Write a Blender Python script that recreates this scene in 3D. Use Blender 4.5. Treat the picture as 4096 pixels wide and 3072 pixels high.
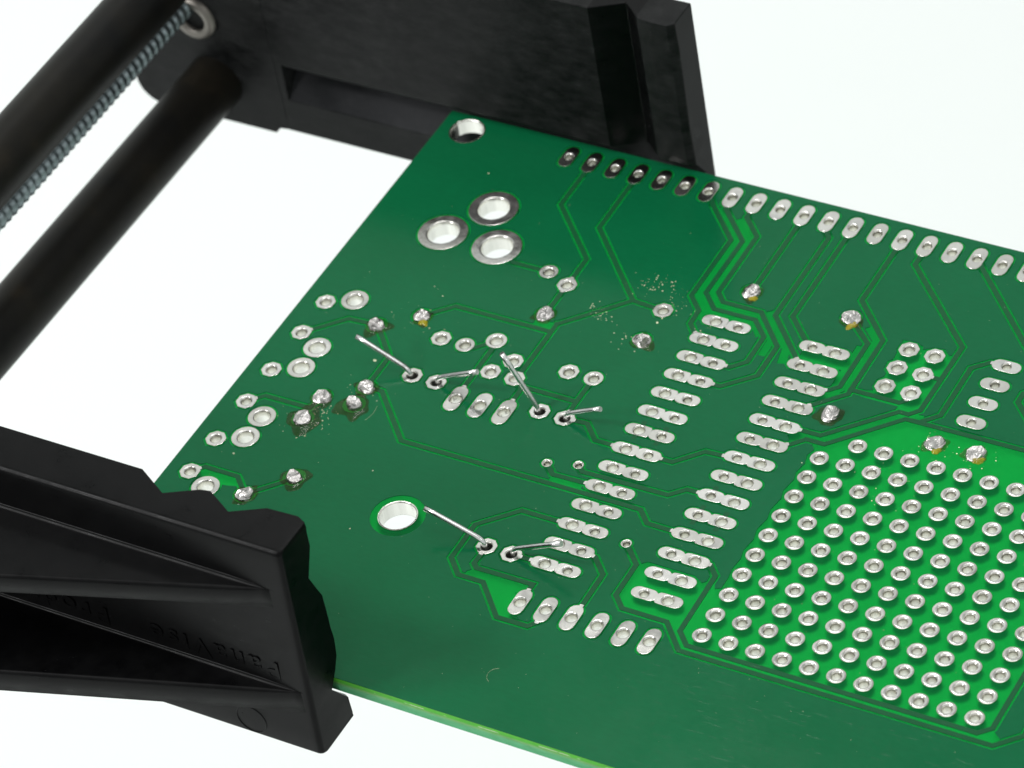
import bpy, bmesh, math, random
from mathutils import Vector, Matrix
from mathutils.geometry import delaunay_2d_cdt

# ------------------------------------------------------------------ scene, camera, light
# one Blender unit is one centimetre; board positions are given in tenths of an inch
# (i along the jaws, j away from the far jaw, h above the top face of the board)
for o in list(bpy.data.objects):
    bpy.data.objects.remove(o)
S = bpy.context.scene
S.unit_settings.scale_length = 0.01
COL = S.collection
U = 0.254
R = random.Random(7)


def W(i, j, h=0.0):
    return Vector((i * U, -j * U, h * U))


cam_d = bpy.data.cameras.new('camera')
cam = bpy.data.objects.new('camera', cam_d)
COL.objects.link(cam)
S.camera = cam
cam.matrix_world = Matrix(((0.865352, -0.241662, 0.439052, 13.68403), (0.480544, 0.648818, -0.590011, -22.63811), (-0.142281, 0.721551, 0.677584, 25.84623), (0, 0, 0, 1)))
cam_d.lens = 146.781
cam_d.sensor_width = 36.0
cam_d.clip_start = 0.5
cam_d.clip_end = 1000.0
cam_d.dof.use_dof = True
cam_d.dof.focus_distance = 36.4
cam_d.dof.aperture_fstop = 0.67

world = bpy.data.worlds.new('World')
S.world = world
world.use_nodes = True
bg = world.node_tree.nodes['Background']
bg.inputs['Color'].default_value = (0.95, 1.0, 0.98, 1)
bg.inputs['Strength'].default_value = 0.64


def area(name, d, side, h, size, power, col=(1, 1, 1)):
    """Softbox d cm away from the camera side, side cm to the right, h cm up, aimed at the board."""
    ld = bpy.data.lights.new(name, 'AREA')
    ld.shape = 'SQUARE'
    ld.size = size
    ld.energy = power
    ld.color = col
    o = bpy.data.objects.new(name, ld)
    f = Vector((-0.527, 0.85, 0)).normalized()
    r = Vector((f.y, -f.x, 0))
    tgt = Vector((-1.5, -0.5, 0))
    o.location = tgt + f * d + r * side + Vector((0, 0, h))
    o.rotation_euler = (tgt - o.location).to_track_quat('-Z', 'Y').to_euler()
    COL.objects.link(o)
    return o


area('softbox_overhead', -4, 0, 75, 50, 12500)
area('softbox_left', -4, -50, 57, 13, 22000)
area('softbox_low_left', -23, -61, 36, 8, 15000)
area('softbox_right', -34, 46, 52, 12, 3400)
area('lamp_rear', 40, -4, 66, 9, 5200)

S.view_settings.view_transform = 'Standard'
S.view_settings.look = 'None'
S.view_settings.exposure = 0.0
S.view_settings.gamma = 1.0
S.cycles.use_denoising = True
S.cycles.max_bounces = 10
S.cycles.transmission_bounces = 8
S.cycles.sample_clamp_indirect = 6.0


# ------------------------------------------------------------------ helpers
def new_obj(name, me, parent=None, mats=()):
    o = bpy.data.objects.new(name, me)
    for m in mats:
        me.materials.append(m)
    COL.objects.link(o)
    if parent:
        o.parent = parent
    return o


def mesh(name, verts, faces, smooth=False):
    me = bpy.data.meshes.new(name)
    me.from_pydata([tuple(v) for v in verts], [], faces)
    if smooth:
        me.polygons.foreach_set('use_smooth', [True] * len(me.polygons))
    me.update()
    return me


def fix(me):
    bm = bmesh.new()
    bm.from_mesh(me)
    bmesh.ops.recalc_face_normals(bm, faces=bm.faces)
    bm.to_mesh(me)
    bm.free()
    return me


def tag(o, label=None, cat=None, group=None, kind=None):
    if label:
        o['label'] = label
    if cat:
        o['category'] = cat
    if group:
        o['group'] = group
    if kind:
        o['kind'] = kind
    return o


def empty(name, loc=(0, 0, 0)):
    o = bpy.data.objects.new(name, None)
    o.location = loc
    o.empty_display_size = 0.2
    COL.objects.link(o)
    return o


class NT:
    """Small node-tree builder."""

    def __init__(self, name):
        self.m = bpy.data.materials.new(name)
        self.m.use_nodes = True
        self.t = self.m.node_tree
        self.t.nodes.clear()
        self.out = self.n('ShaderNodeOutputMaterial')

    def n(self, typ, **kw):
        nd = self.t.nodes.new(typ)
        for k, v in kw.items():
            setattr(nd, k, v)
        return nd

    def l(self, a, b):
        self.t.links.new(a, b)

    def coord(self):
        return self.n('ShaderNodeTexCoord').outputs['Object']

    def noise(self, scale, detail=4, rough=0.55, vec=None, stretch=None):
        nd = self.n('ShaderNodeTexNoise')
        nd.inputs['Scale'].default_value = scale
        nd.inputs['Detail'].default_value = detail
        nd.inputs['Roughness'].default_value = rough
        v = vec or self.coord()
        if stretch:
            mp = self.n('ShaderNodeMapping')
            mp.inputs['Scale'].default_value = stretch
            self.l(v, mp.inputs['Vector'])
            v = mp.outputs['Vector']
        self.l(v, nd.inputs['Vector'])
        return nd.outputs['Fac']

    def ramp(self, fac, stops):
        nd = self.n('ShaderNodeValToRGB')
        cr = nd.color_ramp
        while len(cr.elements) < len(stops):
            cr.elements.new(0.5)
        for e, (p, c) in zip(cr.elements, stops):
            e.position = p
            e.color = (*c, 1) if len(c) == 3 else c
        self.l(fac, nd.inputs['Fac'])
        return nd.outputs['Color']

    def bump(self, fac, strength, dist, prev=None):
        nd = self.n('ShaderNodeBump')
        nd.inputs['Strength'].default_value = strength
        nd.inputs['Distance'].default_value = dist
        self.l(fac, nd.inputs['Height'])
        if prev:
            self.l(prev, nd.inputs['Normal'])
        return nd.outputs['Normal']

    def pbsdf(self, **kw):
        nd = self.n('ShaderNodeBsdfPrincipled')
        for k, v in kw.items():
            k = k.replace('_', ' ')
            if hasattr(v, 'is_linked') or hasattr(v, 'links'):
                self.l(v, nd.inputs[k])
            elif isinstance(v, tuple) and len(v) == 3:
                nd.inputs[k].default_value = (*v, 1)
            else:
                nd.inputs[k].default_value = v
        return nd

    def done(self, sh):
        self.l(sh, self.out.inputs['Surface'])
        return self.m


# ------------------------------------------------------------------ materials
def mask_mat(name, c1, c2, rough, spec):
    t = NT(name)
    co = t.coord()
    big = t.noise(0.55, 3, 0.5, co)
    streak = t.noise(9, 5, 0.6, co, (1.0, 3.2, 1))
    col = t.ramp(big, [(0.3, c1), (0.7, c2)])
    mix = t.n('ShaderNodeMix', data_type='RGBA', blend_type='MULTIPLY')
    mix.inputs['Factor'].default_value = 0.35
    t.l(col, mix.inputs['A'])
    t.l(t.ramp(streak, [(0.25, (0.62, 0.7, 0.7)), (0.75, (1.1, 1.1, 1.1))]), mix.inputs['B'])
    rg = t.ramp(t.noise(1.6, 4, 0.6, co), [(0.3, (rough * 0.8,) * 3), (0.75, (rough * 1.35,) * 3)])
    nb = t.bump(t.noise(55, 3, 0.6, co), 0.12, 0.004, t.bump(t.noise(2.2, 2, 0.5, co), 0.05, 0.02))
    scr = t.noise(26, 2, 0.5, co, (0.12, 1.6, 1))
    nb = t.bump(t.ramp(scr, [(0.66, (0, 0, 0)), (0.70, (1, 1, 1))]), 0.10, 0.004, nb)
    p = t.pbsdf(Base_Color=mix.outputs['Result'], Roughness=rg, Specular_IOR_Level=spec, Normal=nb)
    return t.done(p.outputs[0])


M_POUR = mask_mat('mask_over_copper', (0.0020, 0.098, 0.034), (0.0032, 0.110, 0.040), 0.15, 0.125)
M_TRACE = mask_mat('mask_over_trace', (0.007, 0.078, 0.028), (0.011, 0.088, 0.033), 0.17, 0.125)


def fr4_top():
    t = NT('mask_over_laminate')
    co = t.coord()
    weave = t.noise(14, 3, 0.6, co)
    col = t.ramp(weave, [(0.3, (0.001, 0.185, 0.050)), (0.7, (0.003, 0.245, 0.062))])
    p = t.pbsdf(Base_Color=col, Roughness=0.2, Specular_IOR_Level=0.09)
    r = t.n('ShaderNodeBsdfRefraction')
    r.inputs['Color'].default_value = (0.05, 0.92, 0.23, 1)
    r.inputs['Roughness'].default_value = 0.42
    r.inputs['IOR'].default_value = 1.5
    mx = t.n('ShaderNodeMixShader')
    mx.inputs[0].default_value = 0.62
    t.l(p.outputs[0], mx.inputs[1])
    t.l(r.outputs[0], mx.inputs[2])
    return t.done(mx.outputs[0])


def fr4_bottom():
    t = NT('laminate_underside')
    tr = t.n('ShaderNodeBsdfTranslucent')
    tr.inputs['Color'].default_value = (0.11, 0.43, 0.18, 1)
    df = t.n('ShaderNodeBsdfDiffuse')
    df.inputs['Color'].default_value = (0.02, 0.10, 0.03, 1)
    ad = t.n('ShaderNodeAddShader')
    t.l(tr.outputs[0], ad.inputs[0])
    t.l(df.outputs[0], ad.inputs[1])
    return t.done(ad.outputs[0])


def under_fill():
    t = NT('underside_ground_fill')
    df = t.n('ShaderNodeBsdfDiffuse')
    df.inputs['Color'].default_value = (0.05, 0.36, 0.13, 1)
    tr = t.n('ShaderNodeBsdfTranslucent')
    tr.inputs['Color'].default_value = (0.070, 0.275, 0.115, 1)
    ad = t.n('ShaderNodeAddShader')
    t.l(df.outputs[0], ad.inputs[0])
    t.l(tr.outputs[0], ad.inputs[1])
    return t.done(ad.outputs[0])


def fr4_edge():
    t = NT('sawn_laminate_edge')
    co = t.coord()
    sep = t.n('ShaderNodeSeparateXYZ')
    t.l(co, sep.inputs[0])
    mr = t.n('ShaderNodeMapRange')
    mr.inputs['From Min'].default_value = -0.16
    mr.inputs['From Max'].default_value = 0.0
    t.l(sep.outputs['Z'], mr.inputs['Value'])
    band = t.ramp(mr.outputs[0], [(0.0, (0.07, 0.36, 0.17)), (0.45, (0.11, 0.40, 0.18)), (0.6, (0.17, 0.38, 0.13)),
                                  (0.72, (0.08, 0.42, 0.035)), (1.0, (0.09, 0.46, 0.03))])
    grime = t.ramp(t.noise(7, 5, 0.65, co, (1, 1, 3)), [(0.35, (0.75, 0.85, 0.72)), (0.7, (1.15, 1.1, 1.15))])
    mx = t.n('ShaderNodeMix', data_type='RGBA', blend_type='MULTIPLY')
    mx.inputs['Factor'].default_value = 0.9
    t.l(band, mx.inputs['A'])
    t.l(grime, mx.inputs['B'])
    # pale glass-fibre ends along one line
    w = t.n('ShaderNodeTexNoise')
    w.inputs['Scale'].default_value = 6.0
    mp = t.n('ShaderNodeMapping')
    mp.inputs['Scale'].default_value = (1.1, 1.1, 0.0)
    t.l(co, mp.inputs['Vector'])
    t.l(mp.outputs[0], w.inputs['Vector'])
    dash = t.ramp(w.outputs['Fac'], [(0.52, (0, 0, 0)), (0.58, (1, 1, 1))])
    line = t.ramp(mr.outputs[0], [(0.70, (0, 0, 0)), (0.735, (1, 1, 1)), (0.77, (1, 1, 1)), (0.80, (0, 0, 0))])
    mm = t.n('ShaderNodeMix', data_type='RGBA', blend_type='MULTIPLY')
    mm.inputs['Factor'].default_value = 1.0
    t.l(dash, mm.inputs['A'])
    t.l(line, mm.inputs['B'])
    m2 = t.n('ShaderNodeMix', data_type='RGBA')
    t.l(mm.outputs['Result'], m2.inputs['Factor'])
    t.l(mx.outputs['Result'], m2.inputs['A'])
    m2.inputs['B'].default_value = (0.45, 0.55, 0.35, 1)
    p = t.pbsdf(Base_Color=m2.outputs['Result'], Roughness=0.55, Specular_IOR_Level=0.3,
                Normal=t.bump(t.noise(40, 4, 0.7, co), 0.5, 0.01))
    return t.done(p.outputs[0])


def tin_mat(name, blotch):
    t = NT(name)
    geo = t.n('ShaderNodeNewGeometry').outputs['Position']
    n1 = t.noise(3.2, 4, 0.6, geo, (1, 1, 0.3))
    lo = 0.55 - blotch * 0.24
    col = t.ramp(n1, [(0.32, (lo, lo * 0.985, lo * 0.965)), (0.46 + 0.1 * blotch, (0.61, 0.597, 0.575)), (0.8, (0.66, 0.648, 0.627))])
    rnd = t.ramp(t.n('ShaderNodeObjectInfo').outputs['Random'], [(0.0, (0.86, 0.85, 0.83)), (0.5, (1.0, 0.99, 0.97)), (1.0, (1.06, 1.05, 1.05))])
    mv = t.n('ShaderNodeMix', data_type='RGBA', blend_type='MULTIPLY')
    mv.inputs['Factor'].default_value = 1.0
    t.l(col, mv.inputs['A'])
    t.l(rnd, mv.inputs['B'])
    col = mv.outputs['Result']
    rg = t.ramp(t.noise(9, 3, 0.5, geo), [(0.3, (0.12,) * 3), (0.7, (0.24,) * 3)])
    nb = t.bump(t.noise(22, 3, 0.6, geo), 0.10, 0.006, t.bump(t.noise(5, 2, 0.5, geo), 0.05, 0.03))
    p = t.pbsdf(Base_Color=col, Metallic=1.0, Roughness=rg, Normal=nb)
    return t.done(p.outputs[0])


def metal_mat(name, col, rough, var=0.15, bscale=30, bstr=0.1, bdist=0.006, stretch=None):
    t = NT(name)
    geo = t.n('ShaderNodeNewGeometry').outputs['Position']
    c = t.ramp(t.noise(6 if not stretch else 10, 4, 0.6, geo, stretch), [(0.3, tuple(x * (1 - var) for x in col)), (0.7, col)])
    p = t.pbsdf(Base_Color=c, Metallic=1.0, Roughness=rough,
                Normal=t.bump(t.noise(bscale, 3, 0.6, geo, stretch), bstr, bdist))
    return t.done(p.outputs[0])


def plastic_mat(name, base, rough, spec, dust, scuff):
    t = NT(name)
    co = t.n('ShaderNodeNewGeometry').outputs['Position']
    fib = t.noise(5.5, 8, 0.72, co, (0.8, 0.8, 1.6))
    spk = t.noise(60, 2, 0.5, co)
    c = t.ramp(fib, [(0.38, base), (0.62, tuple(x + dust for x in base)), (0.8, tuple(x + dust * 2.4 for x in base))])
    dots = t.ramp(spk, [(0.735, (0, 0, 0)), (0.77, (1, 1, 1))])
    mx = t.n('ShaderNodeMix', data_type='RGBA')
    t.l(dots, mx.inputs['Factor'])
    t.l(c, mx.inputs['A'])
    mx.inputs['B'].default_value = (scuff, scuff, scuff, 1)
    rg = t.ramp(fib, [(0.3, (rough,) * 3), (0.7, (min(1, rough + 0.2),) * 3)])
    nb = t.bump(t.noise(85, 3, 0.6, co), 0.07, 0.006)
    p = t.pbsdf(Base_Color=mx.outputs['Result'], Roughness=rg, Specular_IOR_Level=spec, Normal=nb)
    return t.done(p.outputs[0])


M_TOP = fr4_top()
M_BOT = fr4_bottom()
M_EDGE = fr4_edge()
M_UNDER = under_fill()
M_TIN = tin_mat('tinned_copper', 0.25)
M_TIN_WORN = tin_mat('tinned_copper_stained', 1.0)
M_WALL = metal_mat('plated_hole_wall', (0.96, 0.95, 0.89), 0.21, 0.26, 14, 0.5, 0.03, (1, 1, 0.08))
M_LEAD = metal_mat('tinned_lead_wire', (0.86, 0.86, 0.85), 0.22, 0.25, 40, 0.25, 0.006)
M_SOLDER = metal_mat('cut_solder', (0.62, 0.59, 0.575), 0.27, 0.35, 9, 0.4, 0.03, (2.2, 0.5, 1))
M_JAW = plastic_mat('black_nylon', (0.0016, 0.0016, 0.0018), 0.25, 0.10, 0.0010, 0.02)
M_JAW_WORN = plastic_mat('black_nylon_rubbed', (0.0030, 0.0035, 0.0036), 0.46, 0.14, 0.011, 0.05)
M_JAW_SHEEN = plastic_mat('black_nylon_painted_sheen', (0.012, 0.0125, 0.0145), 0.55, 0.15, 0.010, 0.06)  # paler base colour stands in for reflected lamp light on the groove facet
M_ZINC = metal_mat('zinc_thread', (0.29, 0.345, 0.36), 0.45, 0.35, 12, 0.2, 0.01)
M_RING = metal_mat('steel_ring', (0.24, 0.222, 0.20), 0.5, 0.2)


def rod_mat():
    t = NT('blackened_steel')
    geo = t.n('ShaderNodeNewGeometry').outputs['Position']
    c = t.ramp(t.noise(1.3, 4, 0.6, geo), [(0.3, (0.004, 0.004, 0.004)), (0.6, (0.009, 0.008, 0.006)), (0.8, (0.018, 0.014, 0.009))])
    p = t.pbsdf(Base_Color=c, Roughness=0.45, Specular_IOR_Level=0.12, Normal=t.bump(t.noise(50, 3, 0.6, geo), 0.1, 0.004))
    return t.done(p.outputs[0])


M_ROD = rod_mat()


def flux_mat(name, col, alpha):
    t = NT(name)
    geo = t.n('ShaderNodeNewGeometry').outputs['Position']
    c = t.ramp(t.noise(6, 3, 0.6, geo), [(0.35, col), (0.75, tuple(x * 1.8 for x in col))])
    p = t.pbsdf(Base_Color=c, Roughness=0.10, Specular_IOR_Level=0.3, Alpha=alpha,
                Normal=t.bump(t.noise(16, 3, 0.6, geo), 0.3, 0.02))
    return t.done(p.outputs[0])


M_FLUX = flux_mat('rosin_flux', (0.016, 0.034, 0.001), 0.5)
M_AMBER = flux_mat('amber_flux', (0.33, 0.26, 0.010), 0.6)
M_CRUMB = flux_mat('flux_crumb', (0.50, 0.51, 0.34), 0.9)


def sheet_mat():
    t = NT('white_sweep_paper')
    geo = t.n('ShaderNodeNewGeometry').outputs['Position']
    c = t.ramp(t.noise(0.08, 3, 0.5, geo), [(0.3, (0.785, 0.808, 0.796)), (0.7, (0.80, 0.822, 0.81))])
    p = t.pbsdf(Base_Color=c, Roughness=0.9, Specular_IOR_Level=0.1)
    return t.done(p.outputs[0])


M_SHEET = sheet_mat()

# ------------------------------------------------------------------ backdrop: a white paper sweep
prof = [(-45, -14), (18, -14)]
for k in range(1, 13):
    a = k / 12 * math.pi / 2
    prof.append((18 + 34 * math.sin(a), -14 + 34 * (1 - math.cos(a))))
prof.append((52, 92))
f2 = Vector((-0.527, 0.85, 0)).normalized()
r2 = Vector((f2.y, -f2.x, 0))
vs, fs = [], []
for d, z in prof:
    for s in (-90, 90):
        vs.append(f2 * d + r2 * s + Vector((0, 0, z)))
for k in range(len(prof) - 1):
    fs.append((2 * k, 2 * k + 1, 2 * k + 3, 2 * k + 2))
bd = new_obj('backdrop', mesh('backdrop', vs, fs, True), None, [M_SHEET])
tag(bd, 'plain white paper sweep behind and beneath the board', None, None, 'structure')

v0 = [f2 * d + r2 * s + Vector((0, 0, z)) for z in (-14.15, -16) for d, s in ((-95, -110), (-95, 110), (75, 110), (75, -110))]  # unseen dark slab, added to block world light from below
tb = new_obj('light_blocker', fix(mesh('light_blocker', v0, [(0, 1, 2, 3), (7, 6, 5, 4), (0, 4, 5, 1), (1, 5, 6, 2), (2, 6, 7, 3), (3, 7, 4, 0)])), None,
             [metal_mat('dark_blocker', (0.02, 0.02, 0.02), 0.7)])
tag(tb, 'unseen dark slab added under the white paper sweep to block light', None, None, 'structure')

# ------------------------------------------------------------------ the circuit board: data in tenths of an inch
EDGE_I = (-21.8, 19.0)
EDGE_J = (-12.2, 15.3)
THICK = 0.63
JOINTS = [(-18.33, -0.42), (-16.98, 2.59), (-18.28, 3.62), (-16.95, 3.55), (-18.36, 4.85), (-17.08, 7.57), (-18.33, 8.95),
          (-16.97, -1.44), (-12.67, -3.12), (-8.66, -3.13), (-6.06, -6.82), (-2.03, -6.81), (-0.57, -2.04), (3.47, -2.04), (5.02, -2.08)]

PADS = []   # (shape, i, j, hole radius, parameters)
for k in range(24):
    PADS.append(('edge', -16.12 + k, -11.30))
for k in range(14):
    PADS.append(('dip_l', -6.61, k - 5))
    PADS.append(('dip_r', -1.81, k - 5))
for jj in range(-1, 10):
    for ii in range(0, 11):
        if jj == -1 and not 1 <= ii <= 7:
            continue
        PADS.append(('grid', ii, jj))
for p in [(-17.41, -7.68), (-18.57, -5.82), (-16.22, -5.80)]:
    PADS.append(('jack', *p))
for p in [(-13.70, -5.27), (-14.71, -0.69), (-9.40, -0.78)]:
    PADS.append(('round', *p))
PADS.append(('round2', -13.72, -1.29))
for p in [(-12.71, -4.87), (-8.70, -4.86), (-20.84, -0.91), (-20.84, 0.85), (-20.86, 2.97), (-20.86, 4.75), (-20.88, 6.83), (-20.88, 8.60),
          (-15.72, -0.69), (-12.60, -0.55), (-13.12, 0.22), (-12.11, 0.23), (-10.41, -0.77), (-15.74, 1.41), (-14.73, 1.41), (-10.42, 1.41),
          (-9.41, 1.41), (-8.92, 8.00), (-7.93, 8.01)]:
    PADS.append(('oct', *p))
for p in [(0.6, -6.08), (1.6, -6.08), (0.6, -5.08), (1.6, -5.08), (0.6, -4.08), (1.6, -4.08)]:
    PADS.append(('isp', *p))
for p in [(-19.84, -1.38), (-19.85, 1.36), (-19.86, 2.50), (-19.88, 5.24), (-19.89, 6.37), (-19.92, 9.07)]:
    PADS.append(('big', *p))
for p in [(-13.63, 1.91), (-12.62, 1.91), (-11.62, 1.91)]:
    PADS.append(('reg', *p))
for k in range(6):
    PADS.append(('hdr', -6.53 + k, 9.91))
for k in range(4):
    PADS.append(('side', 4.2, -6.48 + k))
for p in [(-8.91, 3.63), (-7.81, 3.32), (-4.41, 6.12)]:
    PADS.append(('via', *p))
MOUNT = [(-20.63, -11.30, 0.66, 0.0), (-12.62, 7.83, 0.67, 1.0)]


def capsule(cx, cy, hx, hy, n=7):
    """Outline of a slot with half extents hx, hy."""
    r = min(hx, hy)
    pts = []
    if hx >= hy:
        for s, a0 in ((1, -90), (-1, 90)):
            for k in range(n + 1):
                a = math.radians(a0 + 180 * k / n)
                pts.append((cx + s * (hx - r) + r * math.cos(a), cy + r * math.sin(a)))
    else:
        for s, a0 in ((1, 0), (-1, 180)):
            for k in range(n + 1):
                a = math.radians(a0 + 180 * k / n)
                pts.append((cx + r * math.cos(a), cy + s * (hy - r) + r * math.sin(a)))
    return pts


def ngon(cx, cy, r, n, off=0.0):
    return [(cx + r * math.cos(off + 2 * math.pi * k / n), cy + r * math.sin(off + 2 * math.pi * k / n)) for k in range(n)]


#   shape: list of (outline function of a growth g, hole centre offset, hole radius)
SHAPES = {
    'edge': [(lambda g: capsule(0, 0, 0.28 + g, 0.58 + g), (0, 0), 0.17)],
    'grid': [(lambda g: ngon(0, 0, 0.335 + g, 24), (0, 0), 0.165)],
    'jack': [(lambda g: ngon(0, 0, 0.965 + g, 40), (0, 0), 0.60)],
    'round': [(lambda g: ngon(0, 0, 0.36 + g, 24), (0, 0), 0.185)],
    'round2': [(lambda g: ngon(0, 0, 0.395 + g, 24), (0, 0), 0.225)],
    'oct': [(lambda g: ngon(0, 0, 0.39 + g * 1.08, 8, math.pi / 8), (0, 0), 0.19)],
    'isp': [(lambda g: ngon(0, 0, 0.385 + g * 1.08, 8, math.pi / 8), (0, 0), 0.195)],
    'big': [(lambda g: ngon(0, 0, 0.52 + g, 32), (0, 0), 0.295)],
    'reg': [(lambda g: capsule(0, 0, 0.30 + g, 0.655 + g), (0, 0), 0.215)],
    'hdr': [(lambda g: capsule(0, 0, 0.28 + g, 0.61 + g), (0, 0), 0.20)],
    'side': [(lambda g: capsule(0, 0, 0.545 + g, 0.28 + g), (0, 0), 0.16)],
    'via': [(lambda g: ngon(0, 0, 0.195 + g, 20), (0, 0), 0.12)],
    'dip_l': [(lambda g: capsule(0.03, 0, 0.565 + g, 0.265 + g), (0, 0), 0.20), (lambda g: capsule(0.90, 0, 0.50 + g, 0.265 + g), (0.90, 0), 0.155)],
    'dip_r': [(lambda g: capsule(0.0, 0, 0.565 + g, 0.265 + g), (0, 0), 0.20), (lambda g: capsule(-0.90, 0, 0.50 + g, 0.265 + g), (-0.91, 0), 0.155)],
}

TRACES = [
    [(-15.12, -11.3), (-15.10, -8.77), (-12.70, -6.38), (-12.70, -4.87)],
    [(-13.11, -11.3), (-13.09, -8.10), (-10.00, -4.96), (-9.05, -4.88), (-8.70, -4.86)],
    [(-10.00, -4.96), (-12.05, -2.86)],
    [(-17.02, -1.52), (-16.70, -1.82), (-16.08, -2.41), (-12.05, -2.42)],
    [(-12.05, -2.86), (-12.05, 0.10), (-11.62, 0.62), (-11.62, 1.91)],
    [(-11.70, 0.50), (-9.42, 0.50), (-9.40, -0.78)],
    [(-9.42, 0.50), (-9.41, 1.41)],
    [(-12.71, -4.87), (-12.71, -3.20)],
    [(-13.67, -1.29), (-13.64, 1.91)],
    [(-14.71, -0.69), (-14.30, -0.70), (-13.72, -1.29)],
    [(-18.38, -0.50), (-17.90, -0.05), (-17.06, 0.85), (-17.04, 2.51)],
    [(-17.04, 2.51), (-16.39, 2.52), (-14.42, 4.50), (-4.72, 4.48), (-4.20, 4.99), (-2.72, 5.00)],
    [(-8.91, 3.63), (-8.46, 4.05), (-6.61, 4.01)],
    [(-7.81, 3.32), (-7.52, 3.56), (-4.15, 3.50), (-3.65, 3.02), (-2.72, 3.00)],
    [(-5.72, 2.00), (-4.76, 2.00), (-3.90, 1.12), (-3.2, 1.08), (-2.72, 1.00)],
    [(-9.41, 1.41), (-8.52, 1.35), (-7.86, 2.00), (-6.61, 2.00)],
    [(-20.84, 0.85), (-19.55, -0.42), (-18.38, -0.50)],
    [(-20.86, 4.75), (-20.35, 4.24), (-18.45, 4.22), (-18.30, 3.54)],
    [(-20.88, 8.60), (-20.48, 8.20), (-19.10, 8.20), (-18.38, 8.87)],
    [(-18.38, 8.87), (-17.36, 7.84), (-17.13, 7.49)],
    [(-16.22, -5.80), (-15.22, -5.27), (-13.70, -5.27)],
    [(-10.12, -11.3), (-9.63, -10.70), (-8.10, -9.17), (-8.10, -5.95), (-7.47, -5.32), (-7.44, -4.60), (-7.05, -4.18), (-6.61, -3.97)],
    [(-9.12, -11.3), (-9.06, -10.65), (-7.66, -9.25), (-7.66, -6.27), (-6.97, -5.58), (-5.30, -5.58), (-4.60, -4.88), (-4.58, -3.50), (-5.05, -3.03), (-5.70, -2.98)],
    [(-8.12, -11.3), (-8.12, -10.50), (-7.27, -9.66), (-7.24, -6.45), (-6.84, -6.03), (-5.28, -6.03), (-3.92, -4.60), (-3.91, -2.99), (-4.92, -2.03), (-5.70, -1.98)],
    [(-6.12, -11.3), (-6.09, -6.90)],
    [(-5.12, -11.3), (-5.12, -10.95), (-4.72, -10.50), (-4.72, -6.05), (-3.08, -4.36), (-2.72, -3.99)],
    [(-4.12, -11.3), (-4.10, -6.22), (-3.07, -5.20), (-2.72, -5.00)],
    [(-2.12, -11.3), (-2.12, -7.85), (-0.49, -6.20), (-0.46, -3.27), (-1.36, -2.37), (-1.80, -2.01)],
    [(-2.07, -6.89), (-1.58, -6.42), (-0.93, -5.86), (-0.90, -3.50), (-1.23, -3.18), (-1.80, -3.00)],
    [(-0.47, -3.50), (1.42, -3.50), (1.60, -3.70), (1.60, -4.08)],
    [(-1.12, -11.3), (-1.12, -10.26), (2.32, -6.86), (2.28, -3.40), (1.97, -3.08), (1.61, -3.08), (-0.46, -1.04), (-1.17, -1.03), (-1.81, -1.00)],
    [(1.60, -5.08), (2.28, -5.06)],
    [(4.20, -6.48), (3.58, -6.48), (3.05, -5.98), (3.05, -3.42), (2.50, -2.86), (1.97, -2.82), (-0.14, -0.69), (-0.85, -0.69), (-1.25, -0.27), (-1.81, 0.0)],
    [(2.10, -2.83), (10.20, -2.89), (11.2, -1.9), (11.2, -0.5)],
    [(0.88, -11.3), (1.35, -10.81), (4.27, -7.82), (6.25, -5.90), (6.25, -5.2)],
    [(6.9, -7.0), (5.30, -5.45), (5.30, -4.98), (6.4, -3.9)],
    [(-1.81, 6.00), (-1.22, 5.98), (-0.83, 6.38), (-0.79, 9.09), (-0.28, 9.60), (10.34, 9.56), (10.72, 9.20), (10.75, -0.6)],
    [(-4.41, 6.12), (-4.10, 6.40), (-3.62, 6.88), (-3.61, 8.40), (-3.12, 8.88), (-1.40, 8.88), (-0.42, 9.90), (11.02, 9.88), (11.80, 9.10), (11.80, 2.0)],
    [(-6.61, 6.02), (-8.62, 6.02), (-9.83, 7.21), (-9.83, 8.91), (-9.20, 9.54), (-8.20, 9.54), (-6.96, 10.81), (-5.75, 10.80), (-5.53, 10.52), (-5.53, 9.91)],
    [(-8.92, 8.00), (-8.94, 8.86), (-8.76, 9.03), (-6.53, 9.01), (-6.53, 9.91)],
    [(-5.71, 7.00), (-5.12, 7.08), (-4.48, 7.71), (-4.46, 9.25), (-4.53, 9.91)],
    [(-7.93, 8.01), (-6.61, 8.01)],
    # thermal tabs of grounded pads
    [(-6.61, 0.60), (-6.61, 0.72)], [(-6.61, 1.28), (-6.61, 1.40)], [(-5.72, 0.60), (-5.72, 0.72)], [(-5.72, 1.28), (-5.72, 1.40)],
    [(-2.72, 3.60), (-2.72, 3.72)], [(-2.72, 4.28), (-2.72, 4.40)], [(-1.81, 3.60), (-1.81, 3.72)], [(-1.81, 4.28), (-1.81, 4.40)], [(-2.72, 2.60), (-2.72, 2.72)],
]
TW, CL = 0.185, 0.078

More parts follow.
